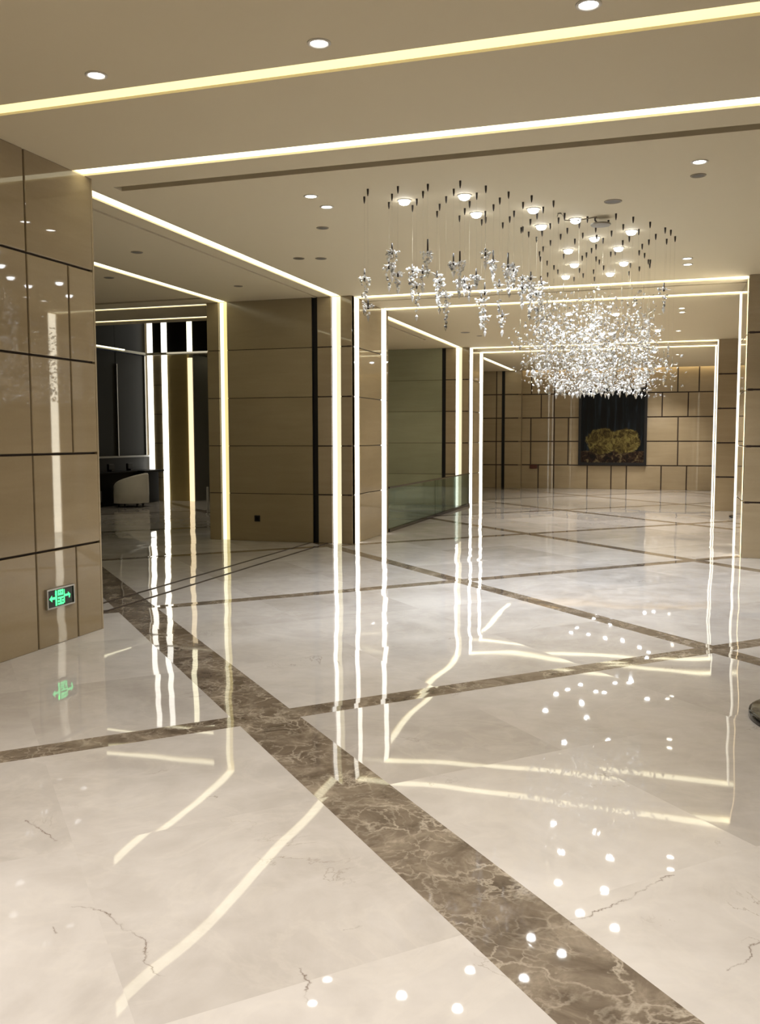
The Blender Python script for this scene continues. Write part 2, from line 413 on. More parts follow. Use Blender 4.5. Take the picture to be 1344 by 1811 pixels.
struct('ceiling', bm, [PAINT, DARKSLOT])

# near left wall
bm = bmesh.new()
cuts = {4: [5.345, 2.9, 0.6], 3: [5.345, 5.80, 3.4, 1.2], 2: [5.345, 5.80, 2.2, 0.3], 1: [5.345, 3.0, 1.0], 0: [5.345, 5.80, 3.6, 1.6]}
panels(bm, ((XWN, 0, 0), (0, 1, 0), (1, 0, 0)), -4.2, Y1, courses(cuts), gap=0.016)
add_box(bm, -16, XWN - 0.086, -4.2, Y1, 0, ZC)
add_box(bm, XWN - 0.087, XWN, Y1 + 0.0005, Y1 + 0.02, 0, ZC)
struct('wall_left', bm, [STONE, GROOVE])

# side hall back wall and first pillar
bm = bmesh.new()
F = ((0, Y2, 0), (1, 0, 0), (0, -1, 0))
panels(bm, F, -6.535, C2[0], courses(), gap=0.010)
panels(bm, F, C2[1], -4.88, courses(), gap=0.008)
add_box(bm, -6.53, -4.88, Y2 + 0.09, Y2e, 0, ZC)
struct('wall_side_hall', bm, [STONE_SIDE, GROOVE])
def pillar(name, front, back, strips, side, xin, xout, front_cuts, mats, gap):
    """stone pillar: front face at Y=front between xin and xout, jamb face at X=xin"""
    bm = bmesh.new()
    F = ((0, front, 0), (1, 0, 0), (0, -1, 0))
    a, b = min(xin, xout), max(xin, xout)
    segs = []; u = a
    for c0, c1 in front_cuts:
        segs.append((u, c0)); u = c1
    segs.append((u, b))
    for c, e in segs: panels(bm, F, c, e, courses(), gap=gap, t=0.02)
    JF = ((xin, 0, 0), (0, 1, 0), (side, 0, 0))
    u = front
    for c0, c1 in strips + [(back, back)]:
        if c0 - u > 0.005: panels(bm, JF, u + (0.0 if u > front else 0.001), c0, courses(), gap=0.010, t=0.015)
        u = c1
    s = 0.09
    add_box(bm, a + (s if side < 0 else 0), b - (s if side > 0 else 0), front + s, back, 0, ZC)
    add_box(bm, min(xin, xin - side * s), max(xin, xin - side * s), back - 0.02, back + 0.005, 0, ZC)
    return struct(name, bm, mats)
pillar('wall_pillar', Y2, Y2e, J1, 1, XW, -4.80, [C1], [STONE, GROOVE], 0.016)
pillar('wall_pillar', Y2, Y2e, J1, -1, XR, 2.4, [], [STONE, GROOVE], 0.022)
pillar('wall_pillar', Y3, Y3e, J2, 1, XW, -4.80, [(-4.575, -4.435)], [STONE, GROOVE], 0.018)
pillar('wall_pillar', Y3, Y3e, J2, -1, XR, 2.4, [], [STONE, GROOVE], 0.026)
bm = bmesh.new()
panels(bm, ((0, Y3, 0), (1, 0, 0), (0, -1, 0)), -6.9, -4.88, courses(), gap=0.006)
add_box(bm, -6.9, -4.88, Y3 + 0.09, Y3e, 0, ZC)
struct('wall_stair_hall', bm, [STONE_GREENLIT, GROOVE])

# far wall
bm = bmesh.new()
fc = {4: [-4.01, -3.33, -0.75, 0.11, 0.68, 1.3], 3: [-3.72, -3.34, -0.3, 0.40, 1.08], 2: [-4.02, -3.33, -2.92, 0.14, 1.09],
      1: [-4.02, -3.33, -2.92, 0.15, 1.2], 0: [-3.79, -3.33, -2.36, -1.68, -1.25, -0.29, 0.40, 1.1]}
rows = courses(fc); rows[4] = (4 * CS, ZC + 0.1, fc[4])
panels(bm, ((0, YF, 0), (1, 0, 0), (0, -1, 0)), -4.28, 2.4, rows, gap=0.032)
panels(bm, ((0, 27.10, 0), (1, 0, 0), (0, -1, 0)), -6.9, -4.86, courses({k: [-5.02] for k in range(5)}), gap=0.030)
panels(bm, ((0, 27.10, 0), (1, 0, 0), (0, -1, 0)), -4.77, -4.28, courses(), gap=0.030)
add_box(bm, -6.9, -4.28, 27.20, 28.2, 0, ZC); add_box(bm, -4.28, 2.6, YF + 0.09, 28.2, 0, ZC + 0.14)
add_box(bm, -4.37, -4.282, 27.125, 27.20, 0, ZC)
struct('wall_far', bm, [STONE, GROOVE])
# enclosing walls that the photograph does not look at
bm = bmesh.new(); panels(bm, ((2.4, 0, 0), (0, 1, 0), (-1, 0, 0)), -4.2, 27.28, courses({k: [i * 1.2 + (k % 2) * 0.6 for i in range(-3, 23)] for k in range(5)}))
struct('wall_right', bm, [STONE, GROOVE])
bm = bmesh.new(); panels(bm, ((0, -4.0, 0), (1, 0, 0), (0, 1, 0)), XWN, 2.4, courses({k: [-3 + i * 1.3 + (k % 2) * 0.5 for i in range(5)] for k in range(5)}))
struct('wall_back', bm, [STONE, GROOVE])
bm = bmesh.new(); add_box(bm, -7.0, -6.9, Y2e - 0.2, 28.2, 0, 5.5)
add_box(bm, -16, -15.9, Y1, 13.9, 0, ZC)
struct('wall_partition', bm, [STONE_SIDE])

# ------------------------------------------------------------------ lobby beyond the side hall
YL, XL = 19.4, -12.12
def seg(name, x0, x1, z0, z1, mats, y=YL, d=0.1):
    bm = bmesh.new(); add_box(bm, x0, x1, y, y + d, z0, z1); return struct(name, bm, mats)
bm = bmesh.new()
add_box(bm, -11.93, -11.70, YL, YL + 0.12, 0, 3.48); add_box(bm, -11.93, -11.70, YL - 0.004, YL, 0.8 * CS, 0.8 * CS + 0.01, 1)
for k in range(1, 5): add_box(bm, -11.93, -11.70, YL - 0.003, YL, k * CS - 0.006, k * CS + 0.006, 1)
add_box(bm, XL - 0.1, -11.0, YL + 0.12, YL + 0.22, 0, 5.5)
struct('wall_lobby_column', bm, [STONE_SIDE, GROOVE])
seg('wall_lobby_panel', -11.54, -11.0, 0, 3.48, STONE_OLIVE)
# clerestory of dark glass above the trim
bm = bmesh.new()
for a, b in ((-11.93, -11.70), (-11.54, -11.01), (-10.86, -7.0)): add_box(bm, a, b, YL, YL + 0.1, 3.54, 5.5)
struct('window_clerestory', bm, DGLASS2)
# left side: window wall running along the lobby
bm = bmesh.new(); add_box(bm, XL - 0.1, XL, 13.9, YL + 0.2, 0, 1.06); struct('wall_lobby_left', bm, GREYP)
w = empty('window_1'); w['kind'] = 'structure'
bm = bmesh.new()
for a, b in ((13.9, 16.00), (16.02, 18.16), (18.19, YL)): add_box(bm, XL - 0.06, XL - 0.04, a, b, 1.10, 3.47)
for a, b in ((13.9, 18.16), (18.17, YL)): add_box(bm, XL - 0.06, XL - 0.04, a, b, 3.55, 5.5, 1)
o = obj('pane', bm, [DGLASS, DGLASS2], w); o['kind'] = 'structure'
bm = bmesh.new(); add_box(bm, XL - 0.05, XL + 0.05, 13.9, YL, 1.06, 1.10); obj('sill', bm, plain('pale sill', (0.5, 0.5, 0.48), 0.35), w)['kind'] = 'structure'
bm = bmesh.new(); add_box(bm, XL - 0.05, XL + 0.005, 18.160, 18.19, 1.10, 3.2); add_box(bm, XL - 0.05, XL + 0.004, 19.33, YL, 1.1, 3.47); obj('mullion', bm, STEEL, w)['kind'] = 'structure'
# continuous trim at ceiling height of the hall
bm = bmesh.new(); add_box(bm, XL, XL + 0.06, 13.9, YL - 0.05, 3.49, 3.54); add_box(bm, XL, -7.0, YL - 0.09, YL - 0.03, 3.48, 3.54)
struct('trim_1', bm, plain('pale trim', (0.80, 0.77, 0.65), 0.3))
# passage behind the lobby
bm = bmesh.new()
add_box(bm, -10.95, -10.84, YL, 28.2, 0, ZC); add_box(bm, -10.84, -7.0, 27.6, 27.7, 2.6, ZC)
add_box(bm, -7.12, -7.0, YL, 28.2, 0, ZC)
struct('wall_passage', bm, plain('grey passage wall', (0.16, 0.155, 0.14), 0.5))
d = empty('door_1'); d['kind'] = 'structure'
bm = bmesh.new(); add_box(bm, -10.84, -7.12, 27.62, 27.66, 0, 2.6); obj('leaf', bm, NAVY, d)['kind'] = 'structure'
bm = bmesh.new(); add_box(bm, -10.84, -7.12, 27.60, 27.63, 1.76, 1.80); add_box(bm, -9.2, -9.14, 27.60, 27.63, 0, 2.6); obj('frame', bm, BLACK, d)['kind'] = 'structure'

# ------------------------------------------------------------------ lit slots
def zstrip(bm, x0, x1, y0, y1): add_box(bm, x0, x1, y0, y1, ZC + 0.015, ZC + LD)
def one_strip(boxes, mat, label, name='light_strip', group=None):
    bm = bmesh.new()
    for b in boxes: add_box(bm, *b)
    return tag(obj(name, bm, mat), label, 'light strip', group)
zz = (ZC + 0.015, ZC + LD)
t = empty('light_strip', (-1, 4.7, ZC)); tag(t, 'wide yellow ceiling light slot crossing above the foreground, nearest the camera', 'light strip')
def child(name, boxes, mat, par, label=None):
    bm = bmesh.new()
    for b in boxes: add_box(bm, *b)
    o = obj(name, bm, mat); o.parent = par; o.matrix_parent_inverse = Matrix.Translation(-par.location)
    if label: o['label'] = label
    return o
child('led_tape', [(-4.26, 2.4, 4.63, 4.662, *zz)], LED, t, 'bright white edge of the slot')
child('diffuser', [(-4.26, 2.4, 4.662, 4.78, *zz)], LEDY, t)
one_strip([(XW, 2.4, 5.885, 6.035, *zz)], LED, 'bright ceiling light strip starting at the top corner of the stone wall')

LEDP2 = emit('led diffuser seen edge on', (1.0, 0.95, 0.80), 1.4)
LEDHI = emit('strong led diffuser', (1.0, 0.92, 0.74), 8.0)
def portal_light(j, n, label):
    t = empty('portal_light', (0, j[0], 0)); tag(t, label, 'light strip', 'lit portal outlines')
    a, b = j
    pr = -0.022 if n == 1 else 0.010           # front line sunk in the jamb, the others stand proud of it
    child('diffuser', [(XW - 0.05, XW + (-0.012 if n == 1 else 0.004), a, b, 0.0, ZC - 0.002)], LEDW, t)
    child('diffuser', [(XW - 0.035, XR + 0.035, a, b, *zz)], LED, t)
    child('diffuser', [(XR - pr, XR + 0.05, a, b, 0.0, ZC - 0.002)], LEDP2 if n > 1 else LEDHI, t)
portal_light(J1[0], 1, 'bright light line around the front edge of the first stone portal')
portal_light(J1[1], 2, 'bright light line around the back edge of the first stone portal')
portal_light(J2[0], 3, 'thin light line around the front edge of the second portal, before the far wall')
portal_light(J2[1], 4, 'thin light line around the back edge of the second portal, framing the far wall')

def cove(cx, ya, yb, yw, label, mback, mtape, vertical=True):
    t = empty('cove_light', (cx[0], ya, ZC)); tag(t, label, 'light strip', 'cove lights along the left side')
    child('diffuser', [(*cx, ya, yb, *zz)], LED, t)
    if vertical:
        child('led_tape', [(cx[0], cx[0] + 0.06, yw + 0.050, yw + 0.085, 0, ZC)], mtape, t)
        child('diffuser', [(cx[0] + 0.06, cx[1], yw + 0.050, yw + 0.085, 0, ZC)], mback, t)  # recess back; its own glow stands in for light from the tape
cove(C1, Y1, Y2 + 0.05, Y2, 'long ceiling cove light that turns down the front of the first pillar', emit('cream recess glow', (1.0, 0.91, 0.60), 0.78), LEDW)
cove(C2, Y1, Y2 + 0.05, Y2, 'yellowish cove light in the side hall turning down its back wall', BACKGLOW, emit('yellow white led', (1.0, 0.93, 0.62), 1.5))
cove((-4.575, -4.435), Y2e, Y3 + 0.05, Y3, 'cove light above the glass balustrade turning down the second pillar', emit('cream recess glow b', (1.0, 0.91, 0.60), 0.78), LEDW)
cove(C1, Y3e, 27.0, YF, 'short cove light in the last bay ending above the far wall', LEDY, LED, False)
one_strip([(-14, -6.60, 12.20, 12.32, *zz)], LED, 'upper of two level light strips over the lobby opening', group='level strips over the lobby opening')
one_strip([(-14, -6.70, 13.42, 13.56, *zz)], LED, 'lower of two level light strips, just above the dark clerestory', group='level strips over the lobby opening')
one_strip([(-12.07, -11.945, YL - 0.02, YL + 0.02, 0, 5.5)], LEDW, 'wide white upright light strip at the lobby corner, behind the black desk', group='upright strips in the lobby')
one_strip([(-11.685, -11.555, YL - 0.02, YL + 0.02, 0, 5.5)], LEDW, 'white upright light strip between the lobby stone column and the olive panel', group='upright strips in the lobby')
t = empty('light_strip', (-10.93, YL, 0)); tag(t, 'narrow peach upright light strip beside the dark lobby passage', 'light strip', 'upright strips in the lobby')
child('diffuser', [(-10.985, -10.865, YL - 0.02, YL + 0.02, 0, 3.40)], LEDP, t)
child('diffuser', [(-10.995, -10.875, YL - 0.02, YL + 0.02, 3.54, 5.5)], LED, t, 'whiter upper length')
t = empty('light_strip', (XL, 16, 3.53)); tag(t, 'thin light line along the pale trim above the lobby window, with an added glow over the panel', 'light strip')
child('diffuser', [(XL + 0.06, XL + 0.075, 13.9, 18.4, 3.52, 3.545)], LED, t)
child('diffuser', [(-11.50, -7.2, YL - 0.095, YL - 0.09, 3.50, 3.54)], emit('added trim glow', (1.0, 0.90, 0.66), 0.45), t, 'dimmer glow added along the trim')  # glow added to brighten the unlit trim, no lamp known here
one_strip([(-10.84, -7.2, 20.8, 20.9, ZC - 0.03, ZC)], LED, 'upper short light line over the dark passage', group='short lines over the passage')
one_strip([(-10.84, -10.74, 20.9, 27.5, ZC - 0.03, ZC)], LED, 'lower slanting light line over the dark passage', group='short lines over the passage')
one_strip([(-4.2, 2.38, 27.175, 27.20, ZC + 0.10, ZC + 0.13)], emit('wall washer led', (1.0, 0.88, 0.6), 8.0), 'hidden wall washer strip in the slot above the far stone wall')

# ------------------------------------------------------------------ metal rails
def guide_rail(x0, x1, y, label):
    bm = bmesh.new(); add_box(bm, x0, x1, y + 0.03, y + 0.07, 0, ZC); add_box(bm, x0, x0 + 0.008, y - 0.004, y + 0.07, 0, ZC); add_box(bm, x1 - 0.008, x1, y - 0.004, y + 0.07, 0, ZC)
    tag(obj('guide_rail', bm, BLACK), label, 'rail', 'black upright guide rails')
guide_rail(-4.88, -4.80, Y2, 'black upright guide rail between the side hall wall and the first pillar')
guide_rail(-4.88, -4.80, Y3, 'black upright guide rail behind the glass balustrade beside the second pillar')
guide_rail(-4.86, -4.77, 27.10, 'black upright guide rail on the far wall beside the last cove')
for x, lab in ((-4.92, 'dark floor track line farther from the pillar front, on the side hall side'), (-4.665, 'dark floor track line nearer the main hall')):
    bm = bmesh.new(); add_box(bm, x - 0.018, x + 0.018, Y1, Y2 + 0.02, 0.0005, 0.003)
    tag(obj('floor_track', bm, GROOVE), lab, 'track', 'floor tracks across the side opening')

# ------------------------------------------------------------------ glass balustrade
t = empty('glass_balustrade', (XW, 16.8, 0)); tag(t, 'low tinted glass balustrade with dark rails between the two portals', 'balustrade')
y0, y1 = 13.82, 19.86
child('glass_panel', [(XW - 0.008, XW + 0.008, y0, 16.8, 0.05, 0.70), (XW - 0.008, XW + 0.008, 16.81, y1, 0.05, 0.70)], GLASS, t)
child('top_rail', [(XW - 0.02, XW + 0.02, y0, y1, 0.70, 0.725)], BLACKG, t)
child('base_rail', [(XW - 0.02, XW + 0.02, y0, y1, 0.0, 0.05)], BLACKG, t)

# ------------------------------------------------------------------ exit sign
t = empty('exit_sign', (XWN, 5.58, 0.345)); tag(t, 'small green lit exit sign low on the near stone wall', 'sign')
def sb(y0, y1, z0, z1, x0, x1): return (XWN + x0, XWN + x1, 5.58 + y0, 5.58 + y1, 0.345 + z0, 0.345 + z1)
child('frame', [sb(-.158, .158, .062, .073, .001, .022), sb(-.158, .158, -.073, -.062, .001, .022), sb(-.158, -.147, -.062, .062, .001, .022), sb(.147, .158, -.062, .062, .001, .022)], STEEL, t)
child('panel', [sb(-.147, .147, -.062, .062, .001, .014)], SIGNB, t)
bm = bmesh.new()
def gq(pts):
    lo = [bm.verts.new((XWN + .0145, 5.58 + a, .345 + b)) for a, b in pts]; hi = [bm.verts.new((XWN + .0165, 5.58 + a, .345 + b)) for a, b in pts]
    bm.faces.new(lo[::-1]); bm.faces.new(hi)
    for k in range(len(pts)): bm.faces.new((lo[k], lo[(k+1) % len(pts)], hi[(k+1) % len(pts)], hi[k]))
def gr(a, b, c, d): gq([(a, c), (b, c), (b, d), (a, d)])
gq([(-.128, 0), (-.098, .024), (-.098, .009), (-.062, .009), (-.062, -.009), (-.098, -.009), (-.098, -.024)])      # arrow to the left
gr(-.060, -.042, -.058, .050); gq([(-.064, .02), (-.060, .052), (-.050, .058), (-.050, .03)])
gr(-.032, .030, .040, .054); gr(-.032, .030, .012, .030); gr(-.032, -.020, .030, .040); gr(.018, .030, .030, .040); gr(-.008, .004, .030, .040)
gr(-.032, .034, -.012, .002); gr(-.008, .008, -.040, -.012); gr(-.032, -.014, -.036, -.020); gr(.016, .034, -.036, -.020); gr(-.032, .034, -.056, -.042)
gr(.038, .046, -.050, .050)
gq([(.050, .012), (.085, .012), (.085, .024), (.112, .004), (.104, -.022), (.094, -.020), (.096, -.004), (.050, -.004)])   # arrow to the right
o = obj('glowing_symbol', bm, GLOWG); o.parent = t; o.matrix_parent_inverse = Matrix.Translation(-t.location)

# ------------------------------------------------------------------ small wall fittings
t = empty('wall_socket', (-5.76, Y2, 0.33)); tag(t, 'small black square socket low on the side hall back wall', 'socket')
bm = bmesh.new(); add_bevbox(bm, -5.805, -5.715, Y2 - 0.012, Y2 - 0.0005, 0.285, 0.375, 0.006)
o = obj('cover_plate', bm, BLACK); o.parent = t; o.matrix_parent_inverse = Matrix.Translation(-t.location)
child('socket_face', [(-5.785, -5.735, Y2 - 0.015, Y2 - 0.012, 0.305, 0.355)], BLACKG, t)
t = empty('wall_box', (-3.92, YF, 0.64)); tag(t, 'small dark red box on the far stone wall, left of the picture', 'box')
bm = bmesh.new(); add_bevbox(bm, -4.03, -3.81, YF - 0.07, YF - 0.0005, 0.585, 0.70, 0.012)
o = obj('housing', bm, REDBOX); o.parent = t; o.matrix_parent_inverse = Matrix.Translation(-t.location)
child('lid', [(-4.015, -3.825, YF - 0.076, YF - 0.07, 0.60, 0.685)], REDBOX, t)

# ------------------------------------------------------------------ picture
t = empty('framed_picture', (-1.66, YF, 0.70)); tag(t, 'tall dark framed picture with an ochre mass on the far wall', 'picture')
px0, px1, pz0, pz1 = -2.62, -0.70, 0.70, 2.92
child('frame', [(px0, px1, YF - 0.07, YF - 0.0005, pz0, pz0 + .075), (px0, px1, YF - 0.07, YF - 0.0005, pz1 - .075, pz1),
                (px0, px0 + .075, YF - 0.07, YF - 0.0005, pz0 + .075, pz1 - .075), (px1 - .075, px1, YF - 0.07, YF - 0.0005, pz0 + .075, pz1 - .075)], BLACK, t)
bm = bmesh.new(); add_box(bm, 0, px1 - px0 - .15, -0.02, 0.018, 0, pz1 - pz0 - .15)
o = obj('canvas', bm, CANVAS); o.parent = t; o.location = Vector((px0 + .075, YF - 0.02, pz0 + .075)) - t.location

# ------------------------------------------------------------------ lobby furniture
t = empty('desk', (-11.6, 18.6, 0)); tag(t, 'long black reception desk in the dark lobby behind the tub chair', 'desk')
bm = bmesh.new(); add_bevbox(bm, -12.1, -11.56, 18.35, 19.2, 0.72, 0.76, 0.008); add_bevbox(bm, -12.1, -11.75, 15.2, 18.36, 0.72, 0.76, 0.008)
o = obj('desk_top', bm, DARKWOOD); o.parent = t; o.matrix_parent_inverse = Matrix.Translation(-t.location)
child('front_panel', [(-12.05, -11.66, 18.45, 19.1, 0.0, 0.72), (-12.05, -11.82, 15.3, 18.45, 0.06, 0.72)], DARKWOOD, t)
child('side_panel', [(-11.81, -11.79, 16.3, 17.0, 0.12, 0.36)], GREYP, t, 'grey lower panel')
for y, lab in ((17.58, 'small dark block on the black desk, farther from the lobby corner'), (18.33, 'small dark block on the black desk, nearer the lobby corner')):
    bm = bmesh.new(); add_bevbox(bm, -11.98, -11.92, y - 0.1, y + 0.1, 0.80, 0.93, 0.01); add_bevbox(bm, -12.0, -11.88, y - 0.06, y + 0.06, 0.76, 0.80, 0.006)
    tag(obj('desk_monitor', bm, BLACK), lab, 'desk item', 'dark blocks on the desk')
def tub_chair(loc, rot):
    t = empty('tub_chair', loc); tag(t, 'pale curved tub chair in front of the black lobby desk', 'chair')
    t.rotation_euler = (0, 0, rot)
    bm = bmesh.new(); n = 40; a0 = math.radians(140)
    ri, ro = 0.31, 0.39
    rows = []
    for k in range(n + 1):
        a = -a0 + 2 * a0 * k / n
        f = math.cos(a / a0 * math.pi / 2) ** 0.8 if abs(a) < a0 else 0
        zt = 0.50 + 0.24 * f
        c, s = -math.cos(a), math.sin(a)
        rows.append([bm.verts.new((r * c, r * s, z)) for r, z in ((ro, 0.09), (ro + .005, 0.3), (ro, zt - .03), (ro - .02, zt), (ri + .02, zt), (ri, zt - .03), (ri, 0.3), (ri, 0.09))])
    for A, B in zip(rows, rows[1:]):
        for k in range(8):
            f = bm.faces.new((A[k], A[(k+1) % 8], B[(k+1) % 8], B[k])); f.smooth = True
    bm.faces.new(rows[0]); bm.faces.new(rows[-1][::-1])
    obj('shell', bm, WHITE, t)
    bm = bmesh.new(); add_lathe(bm, [(0, .09), (.30, .09), (.305, .36), (.28, .42), (0, .43)], n=36); obj('seat', bm, WHITE, t)
    for a in (45, 135, 225, 315):
        bm = bmesh.new(); x, y = .29 * math.cos(math.radians(a)), .29 * math.sin(math.radians(a))
        add_tube(bm, [(x, y, 0.0), (x, y, .09)], .02, 10, 0, .028); obj('leg', bm, BLACK, t)
tub_chair((-11.36, 17.45, 0), math.radians(195))
t = empty('post', (-8.70, 16.04, 0)); tag(t, 'short pale post standing behind the side hall wall edge', 'post')
bm = bmesh.new(); add_lathe(bm, [(0, 0.02), (.022, .02), (.022, .53), (.018, .55), (0, .55)], -8.70, 16.04, 16)
o = obj('shaft', bm, plain('pale post', (0.6, 0.6, 0.6), 0.4)); o.parent = t; o.matrix_parent_inverse = Matrix.Translation(-t.location)
bm = bmesh.new(); add_lathe(bm, [(0, 0), (.05, 0), (.05, .012), (.025, .02), (0, .02)], -8.70, 16.04, 16)
o = obj('base', bm, STEEL); o.parent = t; o.matrix_parent_inverse = Matrix.Translation(-t.location)

def stand(x, y, r, label):
    t = empty('round_stand', (x, y, 0)); tag(t, label, 'stand')
    bm = bmesh.new(); add_lathe(bm, [(0, 0), (r, 0), (r + .006, .008), (r + .004, .034), (r - .012, .042), (0, .046)], n=64); obj('base', bm, BLACKG, t)
    bm = bmesh.new(); add_lathe(bm, [(0, .046), (.035, .046), (.03, .06), (.028, .98), (.034, 1.0), (0, 1.01)], n=24); obj('pole', bm, BLACKG, t)
stand(0.86, 5.19, 0.43, 'black round stand base cut by the edge of the picture, on the near floor')
stand(1.32, 18.26, 0.27, 'small black round stand base peeking past the first portal on the distant floor')
# ------------------------------------------------------------------ ceiling fittings
def spot(par, x, y, e, col, size=100, blend=0.9, z=ZC - 0.035, r=0.03):
    l = bpy.data.lights.new('lamp', 'SPOT'); l.energy = e; l.color = col
    l.spot_size = math.radians(size); l.spot_blend = blend; l.shadow_soft_size = r
    o = bpy.data.objects.new('lamp', l); COL.objects.link(o)
    o.parent = par; o.location = Vector((x, y, z)) - par.location
    return o
WARM = (1.0, 0.86, 0.66); NEUT = (1.0, 0.94, 0.85); COOL = (0.90, 0.95, 1.0)
ring_me = lens_me = None
def downlight(x, y, label, e, col, group, dome=False, size=100, mat=None):
    t = empty('downlight', (x, y, ZC)); tag(t, label, 'ceiling light', group)
    bm = bmesh.new(); add_lathe(bm, [(.043, -.001), (.046, -.006), (.056, -.006), (.060, -.003), (.060, 0.0), (.043, 0.0)], n=32)
    obj('trim_ring', bm, TRIMM, t)
    bm = bmesh.new()
    if dome: add_lathe(bm, [(.041, -.002), (.045, -.010), (.044, -.022), (.035, -.033), (.020, -.039), (0, -.041)], n=24)
    else: add_lathe(bm, [(.043, -.001), (.030, -.003), (0, -.004)], n=28)
    obj('lens', bm, mat or (LENSC if dome else LENS), t)
    if e: spot(t, x, y, e, col, size, z=ZC - (.055 if dome else .015))
    return t
E_ROW, E_NEAR, E_CH, E_BAY, E_MID, E_FAR = 60, 160, 80, 62, 130, 170
g = 'row of downlights in the foreground ceiling'
downlight(-3.03, 4.42, 'foreground ceiling downlight nearest the stone wall', E_ROW, NEUT, g)
downlight(-1.73, 4.42, 'foreground ceiling downlight in the middle of the row of three', E_ROW, NEUT, g)
downlight(-0.41, 4.42, 'foreground ceiling downlight at the top edge of the photo', E_ROW, NEUT, g)
g = 'downlights behind the camera'
for k, (x, y) in enumerate(((-3.03, 1.9), (-1.73, 1.9), (-0.41, 1.9), (0.9, 1.9), (-2.4, -1.0), (-0.4, -1.0))):
    downlight(x, y, 'round white ceiling downlight outside the frame, behind or beside the camera', E_NEAR, NEUT, g)
g = 'lit downlights around the chandelier'
downlight(-2.86, 7.10, 'lit downlight left of the chandelier studs, nearer of its pair', E_BAY, NEUT, g)
downlight(-2.86, 7.46, 'lit downlight left of the chandelier studs, farther of its pair', E_BAY, NEUT, g)
downlight(0.14, 7.10, 'lit downlight right of the chandelier studs, in front of a dark unlit one', E_BAY, NEUT, g)
downlight(0.11, 10.81, 'lit downlight just before the first portal strip, nearer of its pair', E_BAY, NEUT, g)
downlight(0.12, 11.18, 'lit downlight just before the first portal strip, farther of its pair', E_BAY, NEUT, g)
g = 'lit downlights beyond the first portal'
downlight(0.09, 14.89, 'lit downlight just beyond the first portal, nearer of its pair', E_MID, NEUT, g, mat=LENSFAR)
downlight(0.10, 15.36, 'lit downlight just beyond the first portal, farther of its pair', E_MID, NEUT, g, mat=LENSFAR)
downlight(0.06, 18.0, 'single lit downlight just before the second portal strip', E_MID, NEUT, g, mat=LENSFAR)
downlight(0.07, 23.1, 'lit downlight in the last bay, nearer of the two', E_FAR, NEUT, g, mat=LENSFAR)
downlight(0.05, 26.2, 'lit downlight in the last bay, close to the far wall', E_FAR, NEUT, g, mat=LENSFAR)
g = 'spotlights screened by the chandelier'
for x, y in ((-2.11, 16.7), (-2.02, 17.6), (-1.86, 18.05), (-1.52, 17.19), (-1.39, 16.55), (-1.32, 17.99), (-1.15, 17.94), (-1.01, 19.06), (-0.74, 19.22),
             (-1.68, 18.68), (-0.30, 17.72), (-1.6, 14.9), (-0.9, 15.2), (-2.3, 24.42), (-2.33, 23.43), (-1.89, 23.2), (-1.47, 22.69), (-1.5, 25.08), (-1.92, 25.59), (-1.07, 22.74),
             (-0.66, 22.44), (-0.44, 22.02), (-0.63, 26.2), (-0.39, 26.5)):
    downlight(x, y, 'small bright spotlight of the rear bays, seen only through the chandelier crystals', 52 if y < 20 else 58, NEUT, g, True, 100)
g = 'bright spotlights among the chandelier studs'
rowsn = ('first row', 'second row', 'third row', 'fourth row', 'fifth row', 'sixth row', 'rearmost row')
lamps = [((-2.17, 7.46), (-1.66, 7.46)), ((-1.69, 8.08), (-1.19, 8.08)), ((-1.21, 8.73), (-0.88, 8.57)), ((-0.78, 9.41), (-0.42, 9.22)),
         ((-1.09, 9.93), (-0.58, 9.98)), ((-1.11, 10.75), (-0.57, 10.83)), ((-1.29, 11.5), (-0.76, 11.47))]
for rn, pair in zip(rowsn, lamps):
    for side, (x, y) in zip(('left', 'right'), pair):
        downlight(x, y, f'bright spotlight among the chandelier studs, {side} one of the {rn} from the camera', E_CH, COOL, g, True, 110)

g = 'added fill lights out of view in the side rooms'
for x, y, z, e in ((-6.3, 15.4, ZC, 70), (-6.2, 17.6, ZC, 50), (-9.6, 16.2, 5.5, 90), (-9.0, 18.6, 5.5, 60)):  # extra unseen lamps, added to brighten the balustrade side hall and the lobby
    t = downlight(x, y, 'added unseen ceiling lamp that brightens a side room, hidden behind the pillars', 0, NEUT, g)
    t.location.z = z; spot(t, x, y, e, WARM if z > 4 else NEUT, 75 if z > 4 else 140, z=z - .015)

def unlit(x, y, label, r=0.045, name='unlit_downlight', cat='ceiling fitting'):
    t = empty(name, (x, y, ZC)); tag(t, label, cat, 'unlit discs on the ceiling')
    bm = bmesh.new(); add_lathe(bm, [(r, -.002), (r + .004, -.006), (r + .012, -.005), (r + .014, 0), (r, 0)], n=28); obj('trim_ring', bm, plain('tan trim ring', (0.30, 0.25, 0.17), 0.5), t)
    bm = bmesh.new(); add_lathe(bm, [(r, -.002), (r * .6, -.0035), (0, -.004)], n=28); obj('lens', bm, UNLIT, t)
unlit(-3.18, 8.18, 'dark unlit ceiling disc behind the lit pair left of the chandelier')
unlit(0.14, 7.46, 'dark unlit ceiling disc just behind the lit downlight right of the chandelier')
unlit(-3.96, 9.46, 'unlit ceiling disc nearer the long cove light, before the first pillar', 0.05)
unlit(-3.73, 9.54, 'unlit ceiling disc beside another, on its chandelier side, before the first pillar', 0.05)
unlit(-0.52, 8.04, 'flat unlit disc on the ceiling behind the hanging round plate', 0.06)
unlit(-5.46, 8.61, 'unlit disc on the side hall ceiling between the two long coves, nearer one', 0.05)
unlit(-6.64, 9.84, 'unlit disc on the side hall ceiling beyond the yellowish cove', 0.05)
unlit(-5.42, 10.91, 'unlit disc on the side hall ceiling near its back wall')
